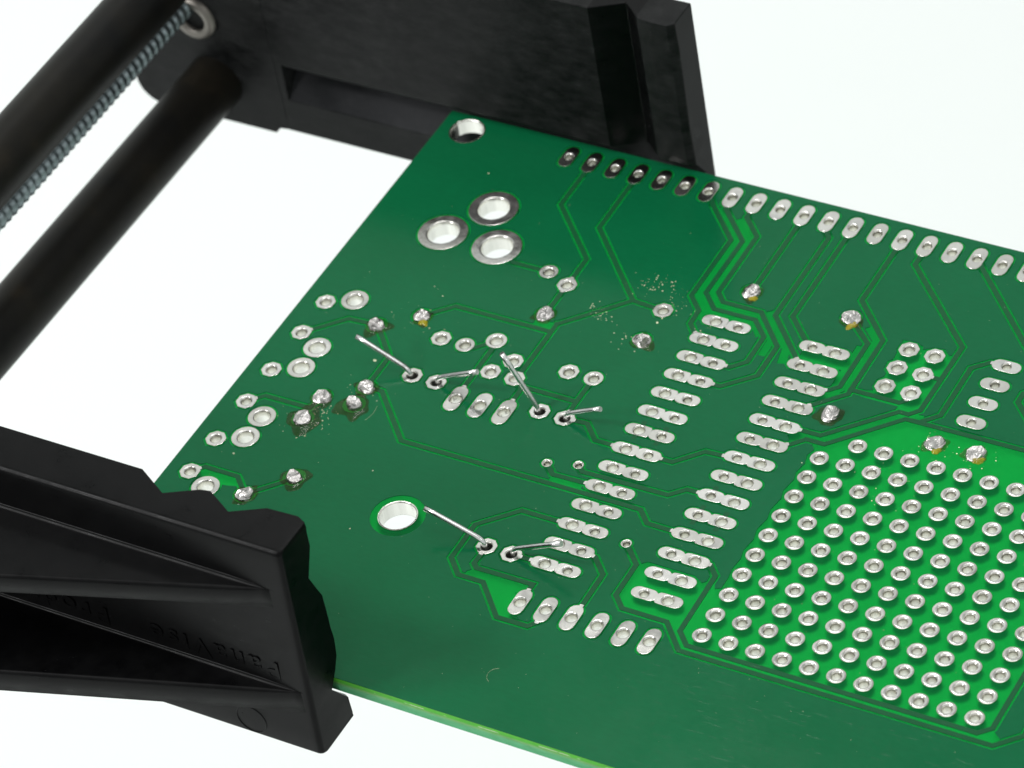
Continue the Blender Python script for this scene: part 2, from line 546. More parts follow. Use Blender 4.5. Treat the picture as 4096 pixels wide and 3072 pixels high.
ZONES = [   # bare laminate without ground fill
    [(-2.95, -4.72), (-1.2, -4.72), (-1.2, -4.28), (-2.95, -4.28)],
    [(0.30, -6.45), (1.0, -6.42), (1.06, -6.25), (1.43, -6.5), (1.80, -6.54), (2.07, -6.28), (2.2, -6.4), (2.25, -3.4), (1.9, -3.2), (1.45, -3.15), (1.45, -3.3),
     (0.0, -3.3), (-0.1, -3.62), (0.27, -3.75), (0.15, -4.25), (0.41, -4.61), (0.17, -4.87), (0.12, -5.27), (0.43, -5.6), (0.25, -5.9)],
    [(-0.55, -0.5), (-0.41, -0.4), (-0.36, -0.3), (-0.47, 0.0), (-0.36, 0.43), (-0.47, 0.9), (-0.37, 1.27), (-0.48, 1.87), (-0.38, 2.25), (-0.48, 2.85), (-0.39, 3.31),
     (-0.50, 3.88), (-0.39, 4.36), (-0.48, 4.95), (-0.39, 5.34), (-0.45, 5.9), (-0.38, 6.3), (-0.38, 6.82), (-0.57, 6.92), (-0.80, 6.4), (-0.79, 9.09), (-0.28, 9.60),
     (10.34, 9.56), (10.72, 9.20), (10.75, -1.0), (10.2, -2.85), (2.0, -2.8), (-0.14, -0.69)],
    [(-3.55, 6.85), (-3.30, 6.62), (-1.48, 6.62), (-1.12, 6.83), (-1.0, 6.73), (-0.92, 6.42), (-0.78, 6.5), (-0.78, 9.09), (-0.28, 9.6), (-0.42, 9.85), (-1.40, 8.88),
     (-3.12, 8.88), (-3.60, 8.4)],
    [(10.3, 9.6), (10.72, 9.2), (10.98, 9.42), (11.16, 9.55), (11.1, 9.86), (10.3, 9.86)],
    [(-8.76, 9.05), (-6.55, 9.05), (-6.89, 9.56), (-6.87, 10.15), (-6.52, 10.46), (-6.21, 10.58), (-6.92, 10.75), (-8.2, 9.5), (-9.0, 9.42), (-9.0, 9.28)],
    [(-8.5, 4.05), (-7.2, 4.05), (-7.16, 4.45), (-8.45, 4.45)],
    [(-12.92, -2.80), (-12.08, -2.92), (-12.10, -2.45), (-12.9, -2.5)],
    [(-20.62, 8.45), (-20.4, 8.3), (-19.15, 8.28), (-18.75, 8.62), (-19.4, 8.78), (-20.4, 8.68)],
]
ZLINES = [  # (polyline, width) of bare strips between neighbouring traces
    ([(-9.2, -10.52), (-7.88, -9.2), (-7.88, -6.1), (-7.22, -5.45), (-7.18, -5.0)], 0.30),
    ([(-7.0, -5.36), (-5.15, -5.36), (-4.85, -5.0)], 0.36),
    ([(-8.25, -10.2), (-7.46, -9.38), (-7.45, -6.36), (-6.9, -5.8), (-5.25, -5.8), (-4.28, -4.85), (-4.25, -4.1)], 0.30),
    ([(-4.90, -6.05), (-3.55, -4.6), (-3.42, -4.0)], 0.34),
    ([(-1.15, -6.55), (-0.69, -6.1), (-0.68, -3.6), (-1.25, -2.75)], 0.30),
    ([(-1.1, -5.5), (-1.07, -3.55)], 0.30),
    ([(1.8, -2.95), (-0.3, -0.87), (-1.0, -0.87), (-1.3, -0.6)], 0.36),
    ([(1.7, -2.95), (2.40, -3.05)], 0.30),
    ([(0.4, -6.3), (0.6, -4.0)], 0.40),
]


def offset_poly(pl, w):
    """Polygon of a polyline of half width w with mitred corners and square ends."""
    n = len(pl)
    L, Rr = [], []
    ds = []
    for k in range(n - 1):
        d = Vector((pl[k + 1][0] - pl[k][0], pl[k + 1][1] - pl[k][1]))
        ds.append(d.normalized())
    for k in range(n):
        if k == 0:
            d = ds[0]
            nn = Vector((-d.y, d.x)) * w
            p = Vector(pl[0]) - d * w
        elif k == n - 1:
            d = ds[-1]
            nn = Vector((-d.y, d.x)) * w
            p = Vector(pl[-1]) + d * w
        else:
            a, b = ds[k - 1], ds[k]
            m = (Vector((-a.y, a.x)) + Vector((-b.y, b.x))).normalized()
            nn = m * (w / max(0.4, m.dot(Vector((-a.y, a.x)))))
            p = Vector(pl[k])
        L.append((p.x + nn.x, p.y + nn.y))
        Rr.append((p.x - nn.x, p.y - nn.y))
    return L + Rr[::-1]


cv, cf, kind_of = [], [], []


def region(pts, kind):
    a = 0.0
    for k in range(len(pts)):
        x0, y0 = pts[k]
        x1, y1 = pts[(k + 1) % len(pts)]
        a += x0 * y1 - x1 * y0
    if a < 0:
        pts = pts[::-1]
    b = len(cv)
    cv.extend(Vector(p) for p in pts)
    cf.append(list(range(b, b + len(pts))))
    kind_of.append(kind)


region([(EDGE_I[0], EDGE_J[0]), (EDGE_I[1], EDGE_J[0]), (EDGE_I[1], EDGE_J[1]), (EDGE_I[0], EDGE_J[1])], ('board', 0))
for s, pi, pj in PADS:
    for fn, off, hr in SHAPES[s]:
        if s != 'grid':
            region([(x + pi, y + pj) for x, y in fn(CL)], ('clear', 0))
        region(ngon(pi + off[0], pj + off[1], hr + 0.022, 24), ('hole', 0))
for mi, mj, r, ring in MOUNT:
    region(ngon(mi, mj, r + 0.02, 40), ('hole', 0))
    if ring:
        region(ngon(mi, mj, ring, 40), ('clear', 0))
for ji, jj in JOINTS:
    if jj != -2.04 and jj != -2.08:
        region(ngon(ji - 0.05, jj - 0.07, 0.36 + CL, 16), ('clear', 0))
for k, pl in enumerate(TRACES):
    region(offset_poly(pl, TW / 2), ('trace', k))
    if k < 42:
        region(offset_poly(pl, TW / 2 + CL), ('clear', 0))
for z in ZONES:
    region(z, ('clear', 0))
    region(z, ('zone', 0))
for pl, w in ZLINES:
    region(offset_poly(pl, w / 2), ('clear', 0))

ov, oe, of, _, _, orig = delaunay_2d_cdt(cv, [], cf, 1, 1e-5)
POUR, CLEAR, HOLE = -1, -2, -3
lab = []
for og in orig:
    kinds = [kind_of[x] for x in og]
    names = {x[0] for x in kinds}
    if 'board' not in names or 'hole' in names:
        lab.append(HOLE)
    elif 'trace' in names:
        lab.append(min(x[1] for x in kinds if x[0] == 'trace'))
    elif 'clear' in names:
        lab.append(CLEAR)
    else:
        lab.append(POUR)

board = empty('circuit_board', (0, 0, 0))
tag(board, 'green printed circuit board with rows of silver pads, clamped in the black vise', 'circuit board')

# laminate body: top face (recessed under the copper), underside, sawn edges
edge_use = {}
for f, lb in zip(of, lab):
    if lb == HOLE:
        continue
    for k in range(len(f)):
        e = (f[k], f[(k + 1) % len(f)])
        edge_use[e] = lb
STEP = 0.022
n0 = len(ov)
bv = [W(p.x, p.y, -STEP) for p in ov] + [W(p.x, p.y, -THICK) for p in ov]
bf, bmi = [], []
for f, lb, og in zip(of, lab, orig):
    if lb == HOLE:
        continue
    bf.append(tuple(reversed(f)))
    bmi.append(0)
    bf.append(tuple(x + n0 for x in f))
    bmi.append(1 if any(kind_of[x][0] == 'zone' for x in og) else 3)
for (a, b), lb in edge_use.items():
    if (b, a) not in edge_use:
        pa, pb = ov[a], ov[b]
        outer = all(min(abs(p.x - EDGE_I[0]), abs(p.x - EDGE_I[1]), abs(p.y - EDGE_J[0]), abs(p.y - EDGE_J[1])) < 1e-3 for p in (pa, pb))
        bf.append((a, b, b + n0, a + n0))
        bmi.append(2 if outer else 1)
me = mesh('laminate', bv, bf)
lam = new_obj('laminate', me, board, [M_TOP, M_BOT, M_EDGE, M_UNDER])
me.polygons.foreach_set('material_index', bmi)


def copper(name, want, mat, h=0.0):
    vmap, v, fcs = {}, [], []

    def vid(x, low):
        key = (x, low)
        if key not in vmap:
            vmap[key] = len(v)
            v.append(W(ov[x].x, ov[x].y, h - STEP - 0.004 if low else h))
        return vmap[key]
    mine = [f for f, lb in zip(of, lab) if lb == want]
    if not mine:
        return None
    es = set()
    for f in mine:
        fcs.append(tuple(vid(x, False) for x in reversed(f)))
        for k in range(len(f)):
            es.add((f[k], f[(k + 1) % len(f)]))
    for a, b in es:
        if (b, a) not in es:
            fcs.append((vid(a, False), vid(b, False), vid(b, True), vid(a, True)))
    return new_obj(name, mesh(name, v, fcs), board, [mat])


copper('ground_fill', POUR, M_POUR)
for k in range(len(TRACES)):
    copper('trace', k, M_TRACE, 0.0)


# ------------------------------------------------------------------ pads with plated holes
def ray_out(poly, c, a):
    """Distance from c to the outline along angle a."""
    dx, dy = math.cos(a), math.sin(a)
    best = 0.0
    for k in range(len(poly)):
        x0, y0 = poly[k][0] - c[0], poly[k][1] - c[1]
        x1, y1 = poly[(k + 1) % len(poly)][0] - c[0], poly[(k + 1) % len(poly)][1] - c[1]
        ex, ey = x1 - x0, y1 - y0
        den = dx * ey - dy * ex
        if abs(den) < 1e-12:
            continue
        t = (x0 * ey - y0 * ex) / den
        u = (x0 * dy - y0 * dx) / den
        if t > 0 and -1e-6 <= u <= 1 + 1e-6:
            best = max(best, t)
    return best


def pad_mesh(shape, dome):
    lobes = SHAPES[shape]
    v, f, mi = [], [], []
    n = 40 if shape == 'jack' else 28
    for li, (fn, c, hr) in enumerate(lobes):
        poly = fn(0)
        cut = None
        if len(lobes) == 2:
            mid = (lobes[0][1][0] + lobes[1][1][0]) / 2
            cut = (mid, 1 if lobes[1 - li][1][0] > c[0] else -1)
        base = len(v)
        rings = []
        angs = [2 * math.pi * (k + 0.5) / n for k in range(n)]
        if shape in ('oct', 'isp'):
            angs = sorted(set(angs) | {math.pi / 8 + k * math.pi / 4 for k in range(8)})
        rad = []
        for a in angs:
            rr = ray_out(poly, c, a)
            lim = False
            if cut and math.cos(a) * cut[1] > 1e-3:
                m = (cut[0] - c[0]) / math.cos(a)
                if 0 < m < rr:
                    rr, lim = m, True
            rad.append((rr, lim))
        T = 0.011
        spec = [('o', 0.0, -0.02), ('o', 0.0, T * 0.7), ('o', 0.008, T)]
        for q in ((0.35, 0.68) if shape == 'grid' else (0.06, 0.5, 0.94)):
            spec.append(('m', q, T + (dome * math.sin(math.pi * (0.18 + 0.82 * q)) if shape == 'grid' else 0.0)))
        spec += [('h', 0.052, T + dome * 0.5), ('h', 0.032, T - 0.006 + dome * 0.3), ('h', 0.014, T - 0.022), ('h', 0.0, T - 0.055), ('h', -0.002, -0.30), ('h', 0.0, -THICK - 0.012),
                 ('b', 0.0, -THICK - 0.022)]
        for typ, q, h in spec:
            ring = []
            for a, (rr, lim) in zip(angs, rad):
                if typ == 'o':
                    d = rr if lim else rr - q
                    hh = T if lim else h
                    d = max(d, hr + 0.05)
                elif typ == 'm':
                    d = (hr + 0.056) + (rr - 0.012 - hr - 0.056) * (1 - q)
                    hh = h
                elif typ == 'b':
                    d, hh = (rr if lim else rr * (1.05 if shape == 'grid' else 1.0)), h
                else:
                    d, hh = hr + q, h
                ring.append(len(v))
                v.append(W(c[0] + d * math.cos(a), c[1] + d * math.sin(a), hh))
            rings.append(ring)
        m = len(angs)
        for ri in range(len(rings) - 1):
            for k in range(m):
                q = (rings[ri][k], rings[ri][(k + 1) % m], rings[ri + 1][(k + 1) % m], rings[ri + 1][k])
                f.append(q)
                mi.append(1 if ri >= len(rings) - 5 else 0)
    me = mesh('solder_pad', v, f, True)
    me.polygons.foreach_set('material_index', mi)
    fix(me)
    me.set_sharp_from_angle(angle=math.radians(31))
    return me


PM = {}
for s in SHAPES:
    dome = {'grid': 0.014}.get(s, 0.0)
    PM[s] = pad_mesh(s, dome)
    PM[s].materials.append(M_TIN_WORN if s in ('hdr', 'reg') else M_TIN)
    PM[s].materials.append(M_WALL)
for s, pi, pj in PADS:
    o = bpy.data.objects.new('via' if s == 'via' else 'solder_pad', PM[s])
    o.location = W(pi, pj)
    COL.objects.link(o)
    o.parent = board
# bare copper tabs where a trace runs into the mask opening of its pad
SHARED = [(q[1], q[2], q[0]) for q in PADS if q[0] in ('dip_l', 'dip_r', 'hdr', 'reg', 'oct', 'isp', 'side', 'big')]
for pl in TRACES[:42]:
    for a, b in ((pl[0], pl[1]), (pl[-1], pl[-2])):
        for pi, pj, s in SHARED:
            for fn, off, hr in SHAPES[s]:
                if math.hypot(a[0] - pi - off[0], a[1] - pj - off[1]) < 0.12:
                    ang = math.atan2(b[1] - a[1], b[0] - a[0])
                    dd = ray_out(fn(0), off, ang)
                    if dd < math.hypot(b[0] - a[0], b[1] - a[1]):
                        c, sn = math.cos(ang), math.sin(ang)
                        pts = [(dd - 0.06, -0.088), (dd + 0.062, -0.075), (dd + 0.075, 0.0), (dd + 0.062, 0.075), (dd - 0.06, 0.088)]
                        v = [W(pi + off[0] + x * c - y * sn, pj + off[1] + x * sn + y * c, h) for h in (0.0095, -0.01) for x, y in pts]
                        f = [(0, 1, 2, 3, 4), (9, 8, 7, 6, 5)] + [(k, (k + 1) % 5, 5 + (k + 1) % 5, 5 + k) for k in range(5)]
                        new_obj('pad_tab', fix(mesh('pad_tab', v, f)), board, [M_TIN])

for mi, mj, r, ring in MOUNT:
    v, f = [], []
    n = 40
    for rr, h in ((r + 0.05, 0.012), (r, 0.004), (r - 0.006, -0.05), (r - 0.004, -THICK + 0.02), (r, -THICK - 0.01), (r + 0.12, -THICK - 0.012)):
        for k in range(n):
            a = 2 * math.pi * k / n
            v.append(W(rr * math.cos(a), rr * math.sin(a), h))
    for q in range(5):
        for k in range(n):
            f.append((q * n + k, q * n + (k + 1) % n, (q + 1) * n + (k + 1) % n, (q + 1) * n + k))
    o = new_obj('mounting_hole', fix(mesh('mounting_hole', v, f, True)), board, [M_WALL])
    o.location = W(mi, mj)


# ------------------------------------------------------------------ cut solder joints with flux
def blob(rad, height, seed, cut):
    """A solder bead whose top was cut flat by side cutters, leaving ridges."""
    rr = random.Random(seed)
    n, m = 15, 6
    v, f = [], []
    tilt = (rr.uniform(-0.3, 0.3), rr.uniform(-0.5, 0.1))
    ph = [rr.uniform(0, 6.28) for _ in range(4)]
    ridge = rr.uniform(0, math.pi)
    rows = [(1.0, -0.01), (0.985, 0.35), (0.93, 0.75), (0.80, 1.0), (0.48, 1.0), (0.22, 1.0)]
    for q, (s_, hs) in enumerate(rows):
        for k in range(n):
            a = 2 * math.pi * (k + 0.3 * q + rr.uniform(-0.2, 0.2)) / n
            d = rad * s_ * (1 + 0.07 * math.sin(2 * a + ph[0]) + 0.05 * math.sin(3 * a + ph[1]) + (rr.uniform(-0.08, 0.08) if q > 1 else 0))
            x, y = d * math.cos(a), d * math.sin(a)
            s = x * math.cos(ridge) + y * math.sin(ridge)
            h = height * hs * (1 + (tilt[0] * x + tilt[1] * y) / rad * min(1, hs))
            if q >= 3:
                h += 0.03 * math.sin(s / rad * 5 + ph[2]) + rr.uniform(-0.012, 0.012)
            v.append(W(x, y, max(h, -0.01)))
    v.append(W(0, 0, height * (1.04 + rr.uniform(-0.08, 0.1))))
    for q in range(len(rows) - 1):
        for k in range(n):
            a, b, c, d = q * n + k, q * n + (k + 1) % n, (q + 1) * n + (k + 1) % n, (q + 1) * n + k
            f += [(a, b, c), (a, c, d)]
    for k in range(n):
        f.append(((len(rows) - 1) * n + k, (len(rows) - 1) * n + (k + 1) % n, len(v) - 1))
    return fix(mesh('solder_joint', v, f, False))


def puddle(rad, seed, spikes, h=0.06):
    rr = random.Random(seed)
    n = 44
    lob = [(rr.uniform(0, 6.28), rr.uniform(0.12, 0.24), rr.uniform(0.15, 0.6)) for _ in range(spikes)]
    ph = rr.uniform(0, 6.28)
    v, f = [W(0, 0, h)], []
    for q, (s, hh) in enumerate(((0.35, h), (0.62, h * 0.85), (0.84, h * 0.5), (0.97, h * 0.16), (1.0, 0.001))):
        for k in range(n):
            a = 2 * math.pi * k / n
            d = rad * (1 + 0.10 * math.sin(3 * a + ph) + 0.05 * math.sin(7 * a + 2 * ph))
            for c, wd, am in lob:
                e = (a - c + math.pi) % (2 * math.pi) - math.pi
                d += rad * am * math.exp(-(e / wd / 2) ** 2) * s * s
            v.append(W(d * s * math.cos(a), d * s * math.sin(a), hh))
    for k in range(n):
        f.append((0, 1 + k, 1 + (k + 1) % n))
    for q in range(4):
        for k in range(n):
            f.append((1 + q * n + k, 1 + (q + 1) * n + k, 1 + (q + 1) * n + (k + 1) % n, 1 + q * n + (k + 1) % n))
    return fix(mesh('flux_puddle', v, f, True))


#      radius, height, cut, puddle radius, spikes, amber
JSPEC = [(0.33, 0.17, 1, 0.46, 2, 0), (0.33, 0.15, 1, 0.43, 1, 0), (0.35, 0.13, 1, 0.42, 1, 0), (0.30, 0.22, 1, 0.58, 3, 0), (0.36, 0.19, 1, 0.60, 4, 0),
         (0.31, 0.17, 1, 0.52, 2, 0), (0.33, 0.15, 1, 0.44, 2, 0), (0.31, 0.15, 1, 0.40, 1, 1), (0.34, 0.14, 1, 0.41, 1, 0), (0.36, 0.07, 1, 0.42, 1, 0),
         (0.34, 0.15, 1, 0.41, 1, 1), (0.37, 0.12, 1, 0.42, 1, 1), (0.35, 0.18, 1, 0.48, 1, 0), (0.37, 0.11, 1, 0.42, 3, 1), (0.37, 0.12, 1, 0.42, 2, 1)]
for k, ((ji, jj), (rd, ht, ct, pr, sp, am)) in enumerate(zip(JOINTS, JSPEC)):
    jo = new_obj('solder_joint', blob(rd, ht, 40 + k, ct), board, [M_SOLDER])
    jo.location = W(ji, jj)
    fo = new_obj('flux_puddle', puddle(pr, 80 + k, sp), jo, [M_FLUX])
    if am:
        ao = new_obj('flux_puddle', puddle(rd * 0.55, 120 + k, 2, 0.09), jo, [M_AMBER])
        ao.location = W(0.16, 0.24, 0)

# ------------------------------------------------------------------ component leads poking through
LR = 0.101


def tube(name, pts, r, n=12, cut_end=True):
    v, f = [], []
    prev = None
    for k, p in enumerate(pts):
        if k == 0:
            d = (pts[1] - pts[0]).normalized()
        elif k == len(pts) - 1:
            d = (pts[-1] - pts[-2]).normalized()
        else:
            d = (pts[k + 1] - pts[k - 1]).normalized()
        side = Vector((0, 1, 0)) if abs(d.y) < 0.95 else Vector((1, 0, 0))
        a = d.cross(side).normalized()
        b = d.cross(a).normalized()
        for q in range(n):
            t = 2 * math.pi * q / n
            v.append(p + (a * math.cos(t) + b * math.sin(t)) * r)
    for k in range(len(pts) - 1):
        for q in range(n):
            f.append((k * n + q, k * n + (q + 1) % n, (k + 1) * n + (q + 1) % n, (k + 1) * n + q))
    f.append(tuple(range(n)))
    f.append(tuple((len(pts) - 1) * n + q for q in range(n)))
    me = fix(mesh(name, v, f, True))
    me.polygons[-1].use_smooth = False
    me.polygons[-2].use_smooth = False
    return me


def lead(parent, i0, j0, ti, th):
    """Straight up through the hole, a bend at the rim, then out to the clipped tip."""
    s = 1 if ti > i0 else -1
    x0 = i0 + s * 0.07
    pts = [(x0, -1.2), (x0, -0.3), (x0, 0.02)]
    p1 = Vector((x0, 0.02))
    tip = Vector((ti, th))
    c = Vector((x0 + s * 0.03, 0.26))
    end = c + (tip - c).normalized() * 0.34
    for k in range(1, 7):
        t = k / 6
        q = p1 * (1 - t) ** 2 + c * 2 * t * (1 - t) + end * t * t
        pts.append((q.x, q.y))
    for k in range(1, 5):
        q = end + (tip - end) * k / 4
        pts.append((q.x, q.y + 0.008 * math.sin(math.pi * k / 4)))
    base = Vector(parent.location)
    me = tube('lead', [W(x, j0, h) - base for x, h in pts], LR * U)
    return new_obj('lead', me, parent, [M_LEAD])


for (a, b, jj, ta, ha, tb, hb, lb) in [
    (-15.74, -14.73, 1.41, -17.89, 1.25, -12.81, 1.15, 'pair of splayed silver component leads nearest the left edge of the board'),
    (-10.42, -9.41, 1.41, -11.59, 2.46, -7.80, 1.00, 'pair of silver component leads whose left wire stands steeply over two octagonal pads'),
    (-8.92, -7.93, 8.00, -11.24, 1.04, -5.75, 1.31, 'pair of splayed component leads whose coppery left wire points at the large mounting hole')]:
    e = empty('component_leads', W((a + b) / 2, jj, 0))
    tag(e, lb, 'component leads', 'unsoldered component leads poking up through the board')
    lead(e, a, jj, ta, ha)
    lead(e, b, jj, tb, hb)
    bm = bmesh.new()
    bmesh.ops.create_cube(bm, size=1.0, matrix=Matrix.Translation((0, 0, -1.22 * U)) @ Matrix.Diagonal((1.75 * U, 0.9 * U, 1.0 * U, 1)))
    bmesh.ops.bevel(bm, geom=bm.edges[:], offset=0.16 * U, segments=3, affect='EDGES')
    bme = bpy.data.meshes.new('body')
    bm.to_mesh(bme)
    bm.free()
    new_obj('body', bme, e, [M_JAW])

# ------------------------------------------------------------------ loose flux crumbs and dust
v, f = [], []


def chip(i, j, s):
    b = len(v)
    h = s * R.uniform(0.3, 0.8)
    a0 = R.uniform(0, 6.28)
    n = 5
    for q in range(n):
        a = a0 + 2 * math.pi * q / n
        d = s * R.uniform(0.6, 1.2)
        v.append(W(i + d * math.cos(a), j + d * math.sin(a), 0.003))
    v.append(W(i + R.uniform(-0.3, 0.3) * s, j, h))
    for q in range(n):
        f.append((b + q, b + (q + 1) % n, b + n))


for ci, cj, sp, cnt in [(-9.6, -6.0, 0.75, 60), (-8.4, -5.2, 0.6, 30), (-18.0, 4.3, 0.45, 50), (-18.5, 4.9, 0.8, 40), (-17.0, 2.8, 0.5, 18), (-10.7, -3.9, 0.4, 26), (-11.2, -4.2, 0.3, 14),
                        (-6.7, -4.3, 0.5, 14), (3.5, -1.9, 0.6, 44), (5.0, -2.0, 0.6, 36), (-2.0, -6.7, 0.35, 16), (-9.3, -3.0, 0.5, 14), (2.5, 0.3, 1.6, 26), (-17.3, -1.5, 1.2, 22)]:
    for _ in range(cnt):
        chip(R.gauss(ci, sp * 0.6), R.gauss(cj, sp * 0.5), R.choice((0.009, 0.012, 0.016, 0.022, 0.032)))
for _ in range(260):
    chip(R.uniform(-21, 12), R.uniform(-11.5, 15), R.choice((0.007, 0.008, 0.010, 0.014)))
for i, j, s in [(-18.6, -9.4, 0.04), (-19.3, -6.2, 0.04), (-19.85, 7.25, 0.05), (-17.45, 1.2, 0.07), (-16.1, 1.2, 0.05), (-14.6, 6.2, 0.035), (-13.9, 9.0, 0.04), (-8.6, -4.2, 0.06)]:
    chip(i, j, s)
for i, j, a0, rad, sweep in [(-17.3, 3.6, -0.3, 1.2, 0.7), (-5.6, 13.2, 2.0, 0.35, 2.4), (3.1, -0.6, 1.0, 0.6, 1.4)]:
    # loose lint: a thin bent hair lying on the mask
    b = len(v)
    for q in range(11):
        a = a0 + sweep * q / 10
        for dr, hh in ((-0.004, 0.003), (0.004, 0.003), (0.0, 0.009)):
            v.append(W(i + (rad + dr) * math.cos(a), j + (rad + dr) * math.sin(a), hh))
    for q in range(10):
        for w in range(3):
            f.append((b + 3 * q + w, b + 3 * q + (w + 1) % 3, b + 3 * q + 3 + (w + 1) % 3, b + 3 * q + 3 + w))
cr = new_obj('flux_crumbs', fix(mesh('flux_crumbs', v, f)), None, [M_CRUMB])
tag(cr, 'pale yellow flux crumbs and dust scattered over the board', 'debris', None, 'stuff')


# ------------------------------------------------------------------ the vise
vise = empty('vise', W(-33, 1.5, -3))
tag(vise, 'black plastic bench vise with ribbed jaws on two steel rods, gripping the board', 'vise')
VB = Vector(vise.location)


def lerp_tab(tab, x):
    if x <= tab[0][0]:
        return tab[0][1]
    for (x0, y0), (x1, y1) in zip(tab, tab[1:]):
        if x <= x1:
            return y0 + (y1 - y0) * (x - x0) / (x1 - x0)
    return tab[-1][1]


def add_bevel(o, w, seg=3, ang=32):
    b = o.modifiers.new('bevel', 'BEVEL')
    b.width = w * U
    b.segments = seg
    b.limit_method = 'ANGLE'
    b.angle_limit = math.radians(ang)
    b.harden_normals = True
    o.data.polygons.foreach_set('use_smooth', [True] * len(o.data.polygons))
    return o


def jaw_body(is_, hs, inner, outer, ragged=0.0, seed=1):
    """Loft: at each station i and height h an inner and an outer j; caps all round."""
    rr = random.Random(seed)
    ni, nh = len(is_), len(hs)
    v, f = [], []
    IN = [[None] * nh for _ in range(ni)]
    OUT = [[None] * nh for _ in range(ni)]
    for a, i in enumerate(is_):
        for b, h in enumerate(hs):
            jn = inner(i, h)
            ii = i
            if ragged and a == ni - 1:
                ii += rr.uniform(-ragged, ragged)
            IN[a][b] = len(v)
            v.append(W(ii, jn, h) - VB)
            OUT[a][b] = len(v)
            v.append(W(i, outer(i, h), h) - VB)
    for a in range(ni - 1):
        for b in range(nh - 1):
            f.append((IN[a][b], IN[a + 1][b], IN[a + 1][b + 1], IN[a][b + 1]))
            f.append((OUT[a][b], OUT[a][b + 1], OUT[a + 1][b + 1], OUT[a + 1][b]))
        f.append((IN[a][0], OUT[a][0], OUT[a + 1][0], IN[a + 1][0]))
        f.append((IN[a][-1], IN[a + 1][-1], OUT[a + 1][-1], OUT[a][-1]))
    for b in range(nh - 1):
        f.append((IN[0][b], IN[0][b + 1], OUT[0][b + 1], OUT[0][b]))
        f.append((IN[-1][b], OUT[-1][b], OUT[-1][b + 1], IN[-1][b + 1]))
    return fix(mesh('jaw', v, f))


# near jaw: teeth along its inner edge, board groove, ribbed outer wall
teeth = [(-40, 0), (-17.1, 0), (-15.84, 0.72), (-14.73, 0.12), (-14.36, 0.05), (-13.27, 0.66), (-12.13, 0.05), (-10.95, 0.0), (-10.62, 0.16)]
groove = [(-2.3, 0.12), (-1.2, 0.08), (-0.1, 0.88), (1.0, 0.22), (1.75, 0.0), (2.7, 0.0), (3.2, 0.08), (3.85, 0.18), (4.3, 0.35), (5.1, 0.62), (6.2, 0.02), (7.3, 0.0)]


def near_inner(i, h):
    return 14.88 + max(lerp_tab(teeth, i), lerp_tab(groove, h))


NTOP, NBOT, NEND, NR = 7.3, -2.15, -10.62, 0.19


def near_outer(i, h):
    j = 16.62 + (7.3 - h) * 0.046
    for e in (h - (NTOP - NR), (NBOT + NR) - h, i - (NEND - NR)):
        if e > 0:
            j -= NR - math.sqrt(max(0.0, NR * NR - min(e, NR) ** 2))
    return j


def smooth_by_angle(me, deg=34):
    me.polygons.foreach_set('use_smooth', [True] * len(me.polygons))
    me.set_sharp_from_angle(angle=math.radians(deg))


def arc_steps(a, b):
    """Five stations that follow a quarter round from a to b."""
    return [a + (b - a) * math.sin(math.pi / 2 * k / 5) for k in range(1, 6)]


nj = new_obj('jaw', jaw_body([-40, -17.1, -15.84, -14.73, -14.36, -13.27, -12.13, -11.4, -10.95, NEND - NR] + arc_steps(NEND - NR, NEND),
                             arc_steps(NBOT + NR, NBOT)[::-1] + [NBOT + NR, -1.2, -0.1, 0.5, 1.0, 1.75, 2.2, 2.7, 3.2, 3.85, 4.3, 5.1, 6.2, 6.7, NTOP - NR] + arc_steps(NTOP - NR, NTOP),
                             near_inner, near_outer, 0.035, 5), vise, [M_JAW])
smooth_by_angle(nj.data, 40)
nj['label'] = 'near black jaw with notched edge and stiffening ribs'


def rib(top, thick, i0, slope):
    """Wedge-shaped stiffener with a fillet against the wall: deep at the left, running out at the right end."""
    jw = near_outer(-15, top)
    v, f = [], []
    st = [i0, i0 - 0.35, i0 - 0.75] + [i0 - k * 1.5 for k in range(1, 20)]
    m = 15
    for k, i in enumerate(st):
        d = slope * (i0 - i) - 0.03
        q = min(1.0, max(0.05, d / 0.3))
        r = 0.15 * q
        pr = [(jw - 0.1, top + 0.13 * q), (jw - 0.004, top + 0.13 * q), (jw + 0.012 * q, top + 0.075 * q), (jw + 0.038 * q, top + 0.036 * q), (jw + 0.077 * q, top + 0.010 * q),
              (jw + 0.135 * q, top)]
        for b in range(6):
            a = math.pi / 2 * (1 - b / 5)
            pr.append((jw + max(d, -0.02) - r + r * math.cos(a), top - r + r * math.sin(a)))
        lo = near_outer(-15, top - thick) - jw
        pr += [(jw + d + lo * (1 - q) + 0.02, top - thick + 0.06), (jw + d - 0.04, top - thick), (jw - 0.1, top - thick)]
        for jj, h in pr:
            v.append(W(i, jj, h) - VB)
    for k in range(len(st) - 1):
        for q in range(m):
            f.append((m * k + q, m * k + (q + 1) % m, m * k + m + (q + 1) % m, m * k + m + q))
    f.append(tuple(range(m)))
    f.append(tuple(m * (len(st) - 1) + q for q in range(m)))
    me = fix(mesh('rib', v, f, True))
    return new_obj('rib', me, nj, [M_JAW])


rib(5.45, 0.84, -11.3, 0.312)
rib(0.82, 1.0, -10.9, 0.297)

